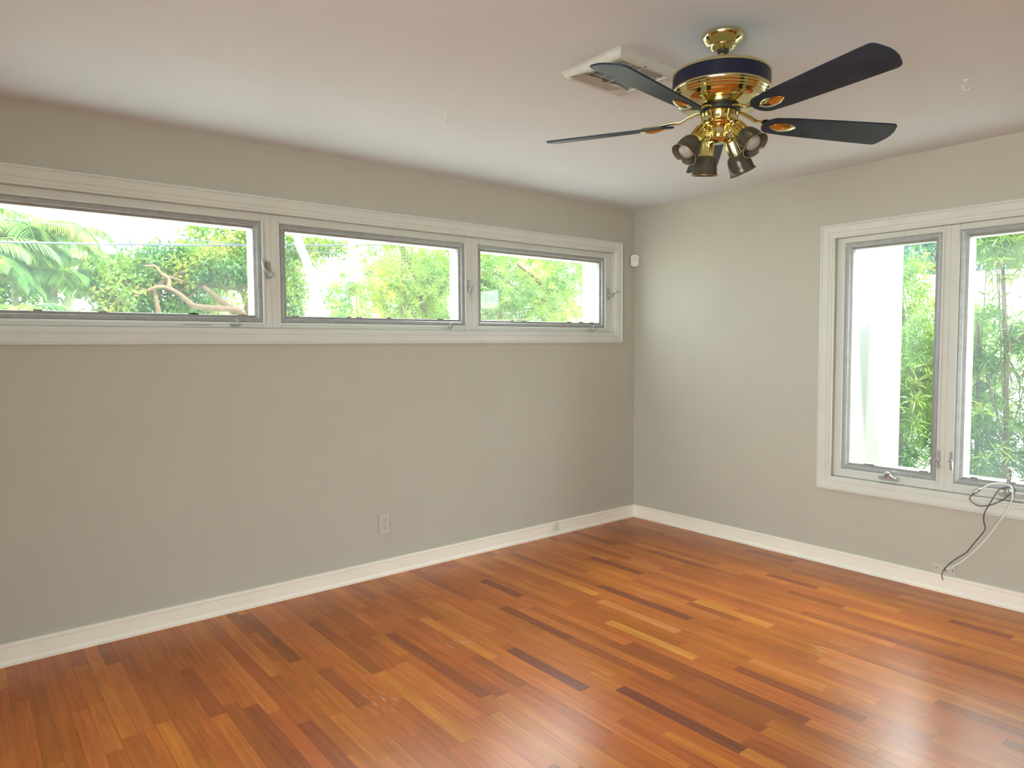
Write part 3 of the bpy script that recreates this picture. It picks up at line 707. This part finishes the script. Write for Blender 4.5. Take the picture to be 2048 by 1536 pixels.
def shrub(name, base, height, clumps, m, label, cat, group, seed, kind='needle', trunks=(), bark='bark', dens=1.0, size=1.0, extra=None):
    """clumps: [(centre, radii, n rosettes)] in world coords; trunks: [(points, r0, r1)]"""
    r = random.Random(seed); t = empty(name, base)
    tag(t, label, cat, group); B = Vector(base)
    V, F = [], []
    tips = []
    for c, rad, n in clumps:
        c = Vector(c)
        for _ in range(int(n*dens)):
            u = rv(r)*(r.random()**.4); p = c+Vector((u.x*rad[0], u.y*rad[1], u.z*rad[2]))
            tips.append((p, u))
            if kind == 'needle':
                ax = (u+Vector((0, 0, .6))+rv(r)*.5).normalized(); k = r.randint(11, 16)
                o1 = ax.orthogonal().normalized(); o2 = ax.cross(o1)
                for i in range(k):
                    q = 2*pi*i/k+r.uniform(-.2, .2); el = r.uniform(-.1, .9)
                    d = (o1*cos(q)+o2*sin(q))*cos(el)+ax*sin(el)
                    leaf(V, F, p-B+ax*r.uniform(-.04, .02)*size, d, r.uniform(.07, .12)*size, .011*size, .18, ax)
            elif kind == 'small':
                for i in range(9):
                    leaf(V, F, p-B+rv(r)*.09*size, rv(r)+Vector((0, 0, -.3)), r.uniform(.05, .09)*size, .035*size, .1, rv(r))
            elif kind == 'round':
                d = rv(r); d.z = abs(d.z)*.4; s = d.cross(rv(r)).normalized(); d.normalize(); R_ = r.uniform(.08, .12)*size; n0 = len(V)
                V.extend([tuple(p-B+(d*cos(q)+s*sin(q))*R_) for q in [i*pi/5 for i in range(10)]]); F.append(tuple(range(n0, n0+10)))
    quads('foliage', V, F, m, t)
    for pts, ra, rb in trunks:
        sp = spline(pts, 6); b = bmesh.new(); n = len(sp)
        tube(b, [p-B for p in sp], [ra+(rb-ra)*i/(n-1) for i in range(n)], 8); obj('trunk', finish(b), bark, t, True)
    if extra: extra(t, r, tips, B, bark)
    return t
def twigs(centers_from, cnt, ra=.012):
    def f(t, r, tips, B, bark):
        b = bmesh.new()
        for _ in range(cnt):
            p, u = r.choice(tips); s = Vector(r.choice(centers_from)); mid = (s+p)/2+rv(r)*.12
            tube(b, [s-B, mid-B, p-B], [ra, ra*.7, ra*.4], 5)
        obj('branches', finish(b), bark, t, True)
    return f

# podocarpus outside the third window of the left wall
shrub('fine_needle_tree', (0.6, 3.9, GZ), 3,
      [((-.20, 3.7, 2.25), (.42, .5, .75), 260), ((.45, 3.7, 2.1), (.55, .6, .9), 520), ((1.2, 3.8, 2.3), (.6, .6, .7), 520), ((2.0, 3.7, 2.0), (.7, .6, .8), 620), ((2.8, 3.8, 2.1), (.7, .6, .8), 520), ((.8, 4.4, 1.7), (1.4, .5, .5), 340), ((1.6, 4.9, 2.3), (1.6, .4, .8), 500)],
      'leaf_podo', 'bright green fine-leaved tree close outside the middle and right clerestory windows', 'tree', None, 11,
      trunks=[([(.1, 3.9, GZ), (.12, 3.9, 1.2), (.08, 3.75, 2.0), (0, 3.6, 2.9)], .05, .025), ([(.9, 4.0, GZ), (.6, 3.9, 1.4), (.3, 3.8, 2.1), (.1, 3.7, 2.5)], .05, .02), ([(1.6, 4.0, GZ), (1.7, 3.9, 1.6), (1.3, 3.8, 2.3), (.9, 3.7, 2.7)], .055, .02), ([(2.6, 4, GZ), (2.5, 3.9, 1.7), (2.2, 3.6, 2.2), (1.6, 3.4, 2.45)], .05, .02)],
      bark='bark', extra=twigs([(.1, 3.8, 1.9), (.6, 3.9, 1.7), (1.6, 3.9, 1.9), (2.4, 3.8, 1.9)], 60, .010))

# broad tree seen through the left window
def P9(x, z, y=9.0): return (x, y, z)
shrub('broad_leaved_tree', (0.6, 9.6, GZ), 4,
      [((-2.05, 9.2, 2.35), (.55, .6, .55), 150), ((-1.5, 9.4, 2.75), (.6, .6, .45), 150), ((-1.75, 9.3, 2.0), (.7, .5, .35), 120), ((-1.0, 9.3, 2.75), (.55, .6, .38), 130), ((-.45, 9.3, 2.85), (.5, .6, .40), 120),
       ((.05, 9.3, 2.95), (.45, .6, .55), 140), ((-.9, 9.6, 2.15), (.6, .5, .35), 90), ((.35, 9.2, 2.5), (.35, .5, .4), 70), ((.2, 9.2, 3.5), (.45, .5, .3), 60)],
      'leaf_tree', 'broad light green tree with orange-brown limbs seen through the leftmost window', 'tree', None, 5, kind='small', size=1.25, dens=2.0,
      trunks=[([(.6, 9.6, GZ), (.35, 9.3, 1.2), (-.1, 9.0, 1.85), (-.26, 8.95, 1.95), (-.49, 8.9, 2.12), (-.66, 8.9, 2.27), (-.85, 8.9, 2.42)], .10, .035),
              ([(-.1, 9.0, 1.85), (-.30, 8.8, 2.03), (-.55, 8.75, 2.04), (-1.02, 8.7, 2.065), (-1.13, 8.7, 2.13), (-1.28, 8.7, 2.26), (-1.44, 8.7, 2.35), (-1.59, 8.7, 2.365), (-1.75, 8.75, 2.30)], .065, .022),
              ([(-1.50, 8.9, GZ), (-1.56, 8.85, 1.7), (-1.60, 8.8, 2.1), (-1.64, 8.8, 2.32)], .05, .03),
              ([(-1.44, 8.7, 2.35), (-1.42, 8.75, 2.50), (-1.50, 8.75, 2.56), (-1.58, 8.75, 2.65), (-1.62, 8.75, 2.70), (-1.78, 8.8, 2.70)], .035, .015), ([(-1.50, 8.75, 2.56), (-1.35, 8.8, 2.53), (-1.15, 8.85, 2.48)], .03, .012)],
      bark='bark', extra=twigs([(-.85, 9, 2.42), (-1.7, 8.8, 2.3), (-.2, 9.1, 2.4)], 40, .012))
shrub('leafy_branch', (-.93, 8.9, 4.6), 1, [((-.93, 8.9, 3.42), (.2, .2, .10), 24), ((-.88, 8.9, 3.8), (.25, .25, .2), 30)], 'leaf_tree', 'small leafy branch tip hanging into the sky above the broad tree', 'branch', None, 8, kind='small',
      trunks=[([(-.6, 9.2, 4.9), (-.8, 9.0, 4.2), (-.92, 8.9, 3.7), (-.93, 8.9, 3.45)], .02, .006)])
# foliage left part of the middle window
shrub('light_green_tree', (.6, 7.6, GZ), 3, [((.35, 7.6, 3.05), (.5, .4, .40), 110), ((.12, 7.5, 2.4), (.32, .4, .5), 90), ((1.0, 7.8, 3.15), (.5, .4, .25), 60), ((.15, 7.6, 1.85), (.35, .3, .3), 50)], 'leaf_tree', 'sparse light green tree behind the leaning white trunk', 'tree', None, 15, kind='small', size=1.1, dens=1.6,
      trunks=[([(.6, 7.6, GZ), (.45, 7.6, 1.5), (.25, 7.6, 2.4), (.2, 7.6, 3.0)], .05, .02)], extra=twigs([(.3, 7.6, 2.1), (.22, 7.6, 2.8)], 26, .012))
# sea grape shrub low in the middle window
shrub('round_leaved_shrub', (.15, 5.2, GZ), 2, [((.0, 5.2, 1.58), (.33, .3, .28), 40), ((.12, 5.1, 2.12), (.13, .1, .10), 5)], 'leaf_grape', 'shrub with large round leaves between the two white palm trunks', 'shrub', None, 4, kind='round', size=1.0,
      trunks=[([(.15, 5.2, GZ), (.12, 5.2, .8), (.02, 5.2, 1.5)], .03, .015), ([(.12, 5.2, .8), (.16, 5.15, 1.6), (.12, 5.1, 2.12)], .02, .01)])

# palms
def frond(V, F, p0, az, L_, rise, fall, r, lw=.022, ll=.38, B=Vector((0, 0, 0)), n=46):
    d = Vector((cos(az), sin(az), 0)); pts = []
    for i in range(13):
        u = i/12; pts.append(p0+d*(L_*u*(1-.25*u*u))+Vector((0, 0, rise*u-fall*u*u)))
    sp = pts
    side = d.cross(Vector((0, 0, 1)))
    for i in range(2, n):
        u = i/n; k = min(11, int(u*12)); f = u*12-k; p = sp[k].lerp(sp[k+1], f); tg = (sp[k+1]-sp[k]).normalized()
        le = ll*(.35+1.3*sin(pi*min(1, u*.9+.08)))*.6
        for sg in (-1, 1):
            dd = side*sg+tg*.75+Vector((0, 0, -.30+r.uniform(-.15, .15)))
            leaf(V, F, p-B, dd, le, lw, .35, Vector((0, 0, 1)))
    return [p-B for p in sp]
def palm(name, base, crown, nfr, L_, label, seed, trunkr=(.055, .04), ll=.38, bark='bark_g', rise=(.2, 1.3), trunkpts=None, group='palms outside the clerestory windows', lw=.034):
    r = random.Random(seed); t = empty(name, base); tag(t, label, 'palm', group); B = Vector(base); C0 = Vector(crown)
    pts = trunkpts or [base, tuple((B*2+C0)/3+Vector((.03, 0, 0))), tuple((B+C0*2)/3), crown]
    sp = spline(pts, 10); n = len(sp); b = bmesh.new()
    tube(b, [p-B for p in sp], [(trunkr[0]+(trunkr[1]-trunkr[0])*i/(n-1))*(1+.035*(i % 2)) for i in range(n)], 14); obj('trunk', finish(b), bark, t, True)
    for k in range(nfr):
        V, F = [], []; az = 2*pi*k/nfr*2.4+r.uniform(-.3, .3)
        rs = r.uniform(*rise)*L_*.6; sp2 = frond(V, F, C0, az, L_*r.uniform(.8, 1.1), rs, rs*.7+r.uniform(.25, .8)*L_*.6, r, lw, ll, B)
        o = quads('frond', V, F, 'leaf_palm', t)
        bb = bmesh.new(); tube(bb, sp2, [.014*(1-.8*i/12) for i in range(13)], 5); me2 = bpy.data.meshes.new('r'); finish(bb).to_mesh(me2); bb.free()
        obj('midrib', me2, 'leaf_palm', o)
    return t
palm('clumping_palm', (-4.3, 8.8, GZ), (-4.2, 8.8, 2.7), 24, 1.7, 'dense dark clumping palm at the far left edge of the leftmost window', 1)
palm('clumping_palm', (-3.4, 9.6, GZ), (-3.45, 9.6, 3.1), 24, 1.7, 'tall feathery palm behind the two power lines in the leftmost window', 2)
palm('clumping_palm', (-3.7, 7.3, GZ), (-3.72, 7.3, 1.75), 20, 1.3, 'low bright palm with arching fronds nearest the leftmost window', 3)
palm('clumping_palm', (-2.95, 9.3, GZ), (-2.95, 9.3, 2.5), 18, 1.05, 'mid-height palm between the tall palm and the leaning trunk', 9)
palm('clumping_palm', (-4.0, 11.5, GZ), (-4.0, 11.5, 3.6), 14, 2.0, 'farthest tall palm, rearmost of the cluster on the left', 13)
palm('leaning_palm', (-2.75, 12, GZ), (-2.12, 12, 3.05), 12, 1.25, 'slender palm with a yellow-green trunk leaning right beside the broad tree', 6, (.09, .07), .4,
     trunkpts=[(-2.75, 12, GZ), (-2.70, 12, 1.2), (-2.57, 12, 2.0), (-2.35, 12, 2.54), (-2.14, 12, 3.05)])
palm('tall_white_palm', (.55, 6, GZ), (-.75, 6, 4.6), 10, 2.0, 'tall palm whose smooth white trunk leans left in the middle window', 21, (.075, .055), .5, bark='bark_p',
     trunkpts=[(.55, 6, GZ), (.22, 6, 1.2), (.042, 6, 1.77), (-.052, 6, 2.06), (-.213, 6, 2.63), (-.338, 6, 2.97), (-.75, 6, 4.6)])
palm('tall_white_palm', (.72, 6, GZ), (.40, 6, 4.8), 10, 1.9, 'tall palm with an upright spotted white trunk in the middle window', 22, (.052, .043), .5, bark='bark_p',
     trunkpts=[(.72, 6, GZ), (.64, 6, 1.0), (.587, 6, 1.78), (.517, 6, 2.38), (.496, 6, 2.98), (.40, 6, 4.8)])

shrub('backdrop_tree', (-4.4, 14, GZ), 4, [((-4.6, 14, 3.0), (1.6, .7, 1.6), 420), ((-3.0, 14.2, 3.1), (1.0, .7, 1.0), 260), ((-3.6, 14, 1.8), (1.8, .6, .6), 160)], 'leaf_tree', 'dark leafy tree mass behind the palms in the leftmost window', 'tree', None, 51, kind='small', size=2.2,
      trunks=[([(-4.4, 14, GZ), (-4.3, 14, 1.5), (-4.2, 14, 3)], .14, .06)])
shrub('backdrop_tree', (1.2, 11.5, GZ), 4, [((.2, 11.5, 3.2), (.9, .6, 1.2), 330), ((1.0, 11.6, 4.3), (1.2, .6, .5), 150), ((-.3, 11.4, 2.0), (.5, .5, .4), 90), ((3.0, 11.5, 2.3), (.6, .5, .9), 140)], 'leaf_tree', 'leafy tree behind the white palm trunks in the middle window', 'tree', None, 52, kind='small', size=1.7,
      trunks=[([(1.2, 11.5, GZ), (.9, 11.5, 1.5), (.5, 11.5, 3.2)], .12, .05)])
shrub('backdrop_tree', (4.5, 7.5, GZ), 4, [((2.2, 7.4, 2.6), (.9, .6, 1.0), 330), ((3.6, 7.6, 2.9), (1.2, .6, 1.3), 480), ((5.2, 7.8, 3.0), (1.3, .6, 1.3), 480), ((6.8, 7.8, 2.8), (1.2, .6, 1.2), 380)], 'leaf_podo', 'tall fine-leaved tree row filling the right clerestory window behind the nearer tree', 'tree', None, 53, size=1.9,
      trunks=[([(4.5, 7.5, GZ), (4.3, 7.5, 1.5), (4.2, 7.5, 3.2)], .10, .05), ([(3.0, 7.5, GZ), (2.8, 7.5, 1.5), (2.6, 7.5, 2.8)], .07, .03)])
# power lines
for (za, zb, rad, lab) in ((2.985, 2.945, .006, 'thin upper power line crossing in front of the palms'), (2.695, 2.775, .013, 'thick lower power line crossing in front of the palms')):
    b = bmesh.new(); pts = []
    for i in range(25):
        u = i/24; x = -9+22*u; z = za+(zb-za)*(x+3.7)/1.25+.004*((x+3)**2); pts.append((x, 7.0, min(z, 4.2)))
    tube(b, pts, rad, 8); tag(obj('power_line', finish(b), 'cable_line', None, True), lab, 'power line', 'power lines over the garden')

# neighbouring white houses
def house(name, loc, boxes, wins, roof, label):
    t = empty(name, loc); inv_ = Matrix.Translation(-Vector(loc)); tag(t, label, 'house', 'white houses beyond the garden')
    b = bmesh.new()
    for q in boxes: box(b, *q)
    bmesh.ops.transform(b, matrix=inv_, verts=b.verts); obj('walls', finish(b), 'stucco', t)
    for q in wins:
        b = bmesh.new(); box(b, *q); bmesh.ops.transform(b, matrix=inv_, verts=b.verts); obj('window_band', finish(b), 'teal', t)
    if roof:
        b = bmesh.new(); x0, x1, y0, y1, z0, z1 = roof
        v = [b.verts.new(p) for p in ((x0, y0, z0), (x1, y0, z0), (x1, y1, z0), (x0, y1, z0), ((x0*.65+x1*.35), (y0+y1)/2, z1), ((x0*.35+x1*.65), (y0+y1)/2, z1))]
        for f in ((0, 1, 5, 4), (1, 2, 5), (2, 3, 4, 5), (3, 0, 4), (0, 3, 2, 1)): b.faces.new([v[i] for i in f])
        bmesh.ops.transform(b, matrix=inv_, verts=b.verts); obj('roof', finish(b), 'roofw', t)
house('white_house', (-1.8, 22, GZ), [(-3.4, -.9, 20.5, 24, GZ, 2.25)], [(-2.9, -2.3, 20.45, 20.55, 1.0, 1.8), (-1.9, -1.4, 20.45, 20.55, 1.0, 1.8)], (-3.8, -.5, 20, 24.6, 2.2, 3.25), 'low white house with a pale hipped roof behind the leaning palm')
house('white_house', (3, 19, GZ), [(1.2, 3.6, 18.1, 21, GZ, 3.75)], [(1.86, 2.24, 18.0, 18.15, 2.6, 3.55), (2.7, 3.1, 18.0, 18.15, .8, 1.8)], None, 'flat white house with one tall dark window at the right end of the leftmost window')
house('white_house', (6, 17, GZ), [(3.9, 8.5, 16.1, 20, GZ, 4.1)], [(4.1, 5.3, 16.0, 16.15, 3.03, 3.32), (6, 7.2, 16.0, 16.15, 1.0, 1.9)], (3.5, 9, 15.6, 20.5, 4.05, 5.1), 'white house with a dark horizontal window band seen between the white trunks')

# outside the right window: stucco fin, pilaster, garden wall, hedge
def finmat():
    m = mat('stucco_stain_and_reflection', (.5, .5, .48), .85, bump=.4, bscale=40); tr = m.node_tree; L = tr.links.new; b = tr.nodes['Principled BSDF']
    g = tr.nodes.new('ShaderNodeTexCoord'); sx = tr.nodes.new('ShaderNodeSeparateXYZ'); L(g.outputs['Object'], sx.inputs[0])
    n = tr.nodes.new('ShaderNodeTexNoise'); n.inputs['Scale'].default_value = 5; n.inputs['Detail'].default_value = 6; L(g.outputs['Object'], n.inputs['Vector'])
    q = tr.nodes.new('ShaderNodeMapRange'); q.inputs['From Min'].default_value = 1.45; q.inputs['From Max'].default_value = .65; L(sx.outputs['Z'], q.inputs['Value'])
    a = tr.nodes.new('ShaderNodeMath'); a.operation = 'MULTIPLY_ADD'; a.inputs[1].default_value = .6; a.inputs[2].default_value = .2; L(n.outputs['Fac'], a.inputs[0])
    a2 = tr.nodes.new('ShaderNodeMath'); a2.operation = 'MULTIPLY'; a2.use_clamp = True; L(q.outputs[0], a2.inputs[0]); L(a.outputs[0], a2.inputs[1])
    mx = tr.nodes.new('ShaderNodeMix'); mx.data_type = 'RGBA'; mx.inputs['A'].default_value = (.28, .28, .27, 1); mx.inputs['B'].default_value = (.13, .105, .04, 1)
    L(a2.outputs[0], mx.inputs['Factor'])
    # grey band down the face: a reflection in the glass painted into the colour
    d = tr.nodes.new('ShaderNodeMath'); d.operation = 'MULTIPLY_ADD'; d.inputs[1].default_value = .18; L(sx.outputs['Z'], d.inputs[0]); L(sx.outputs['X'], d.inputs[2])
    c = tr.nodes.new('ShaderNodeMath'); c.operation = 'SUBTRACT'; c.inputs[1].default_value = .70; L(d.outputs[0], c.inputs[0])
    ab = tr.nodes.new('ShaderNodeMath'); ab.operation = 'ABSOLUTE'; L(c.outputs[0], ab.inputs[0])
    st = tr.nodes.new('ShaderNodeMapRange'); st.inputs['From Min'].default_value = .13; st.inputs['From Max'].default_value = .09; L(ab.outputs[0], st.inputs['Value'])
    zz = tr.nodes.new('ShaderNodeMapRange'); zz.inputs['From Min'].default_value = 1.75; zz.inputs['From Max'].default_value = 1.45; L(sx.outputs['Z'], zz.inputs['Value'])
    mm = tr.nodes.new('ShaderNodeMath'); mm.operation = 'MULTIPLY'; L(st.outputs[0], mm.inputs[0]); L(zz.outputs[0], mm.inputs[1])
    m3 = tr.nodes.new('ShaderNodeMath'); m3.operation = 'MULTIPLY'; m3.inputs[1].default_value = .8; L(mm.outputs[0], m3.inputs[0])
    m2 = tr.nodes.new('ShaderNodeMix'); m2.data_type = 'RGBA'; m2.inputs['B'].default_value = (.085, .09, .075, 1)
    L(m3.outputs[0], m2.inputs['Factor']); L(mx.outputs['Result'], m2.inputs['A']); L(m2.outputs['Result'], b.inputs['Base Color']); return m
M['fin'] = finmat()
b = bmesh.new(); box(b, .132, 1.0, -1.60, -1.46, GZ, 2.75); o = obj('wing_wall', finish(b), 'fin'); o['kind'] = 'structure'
b = bmesh.new(); box(b, -.344, .20, .151, .232, GZ, 2.75); o = obj('corner_pilaster', finish(b), 'stucco'); o['kind'] = 'structure'
b = bmesh.new(); box(b, 4.0, 4.15, -9, .1, GZ, 2.05); bevelbox(b, 3.96, 4.19, -9.04, .14, 2.05, 2.11, None, .01); o = obj('garden_wall', finish(b), 'stucco'); o['kind'] = 'structure'

hk = dict(m='leaf_podo', cat='shrub')
hedge = [((1.25, -1.55, GZ), [((1.28, -1.50, .75), (.18, .16, .5), 42), ((1.5, -1.50, 1.15), (.26, .2, .45), 60)], 'short needle-leaved shrub growing right in front of the white wing wall', 31, [(( 1.3, -1.5, GZ), (1.32, -1.47, .5), (1.36, -1.5, 1.2))]),
         ((1.9, -1.62, GZ), [((1.9, -1.55, .9), (.32, .28, .6), 90), ((2.0, -1.55, 1.5), (.25, .25, .28), 30)], 'needle-leaved shrub in the middle of the narrow right-hand sash', 32, [((1.9, -1.6, GZ), (1.85, -1.55, .6), (1.9, -1.5, 1.5))]),
         ((1.7, -2.05, GZ), [((1.65, -1.95, .75), (.3, .3, .55), 100), ((1.7, -2.0, 1.45), (.3, .3, .3), 45), ((1.7, -2.0, 2.15), (.35, .35, .32), 80)], 'tall open needle-leaved shrub behind the window mullion', 33, [((1.65, -2.05, GZ), (1.6, -2.08, .6), (1.6, -2.06, 1.3), (1.65, -2.0, 2.1)), ((1.6, -1.9, GZ), (1.6, -1.9, .8), (1.7, -1.85, 1.6))]),
         ((1.8, -2.6, GZ), [((1.75, -2.45, .7), (.35, .35, .55), 120), ((1.8, -2.5, 1.4), (.35, .35, .35), 60), ((1.8, -2.5, 2.1), (.4, .4, .35), 90)], 'dense needle-leaved shrub at the right edge behind the upright crank', 34, [((1.75, -2.4, GZ), (1.7, -2.35, .6), (1.72, -2.3, 1.35), (1.8, -2.45, 2.0)), ((1.6, -2.06, 1.32), (1.6, -2.14, 1.42), (1.62, -2.3, 1.6))]),
         ((2.6, -1.15, GZ), [((2.5, -1.05, 1.2), (.30, .3, .8), 90), ((2.3, -1.1, 1.9), (.25, .25, .3), 30), ((3.0, -1.4, 1.2), (.4, .4, .6), 110)], 'slim needle-leaved shrub farther out beyond the wing wall', 35, [((2.5, -1.1, GZ), (2.5, -1.05, 1.0), (2.45, -1.0, 2.0))])]
for base, cl, lab, sd, trs in hedge:
    shrub('needle_leaved_shrub', base, 2, cl, 'leaf_podo', lab, 'shrub', 'needle-leaved shrubs outside the right window', sd, dens=2.3, trunks=[(tr, .020, .012) for tr in trs], extra=twigs([tuple(trs[0][1]), tuple(trs[0][2])], 16, .006), size=1.15)
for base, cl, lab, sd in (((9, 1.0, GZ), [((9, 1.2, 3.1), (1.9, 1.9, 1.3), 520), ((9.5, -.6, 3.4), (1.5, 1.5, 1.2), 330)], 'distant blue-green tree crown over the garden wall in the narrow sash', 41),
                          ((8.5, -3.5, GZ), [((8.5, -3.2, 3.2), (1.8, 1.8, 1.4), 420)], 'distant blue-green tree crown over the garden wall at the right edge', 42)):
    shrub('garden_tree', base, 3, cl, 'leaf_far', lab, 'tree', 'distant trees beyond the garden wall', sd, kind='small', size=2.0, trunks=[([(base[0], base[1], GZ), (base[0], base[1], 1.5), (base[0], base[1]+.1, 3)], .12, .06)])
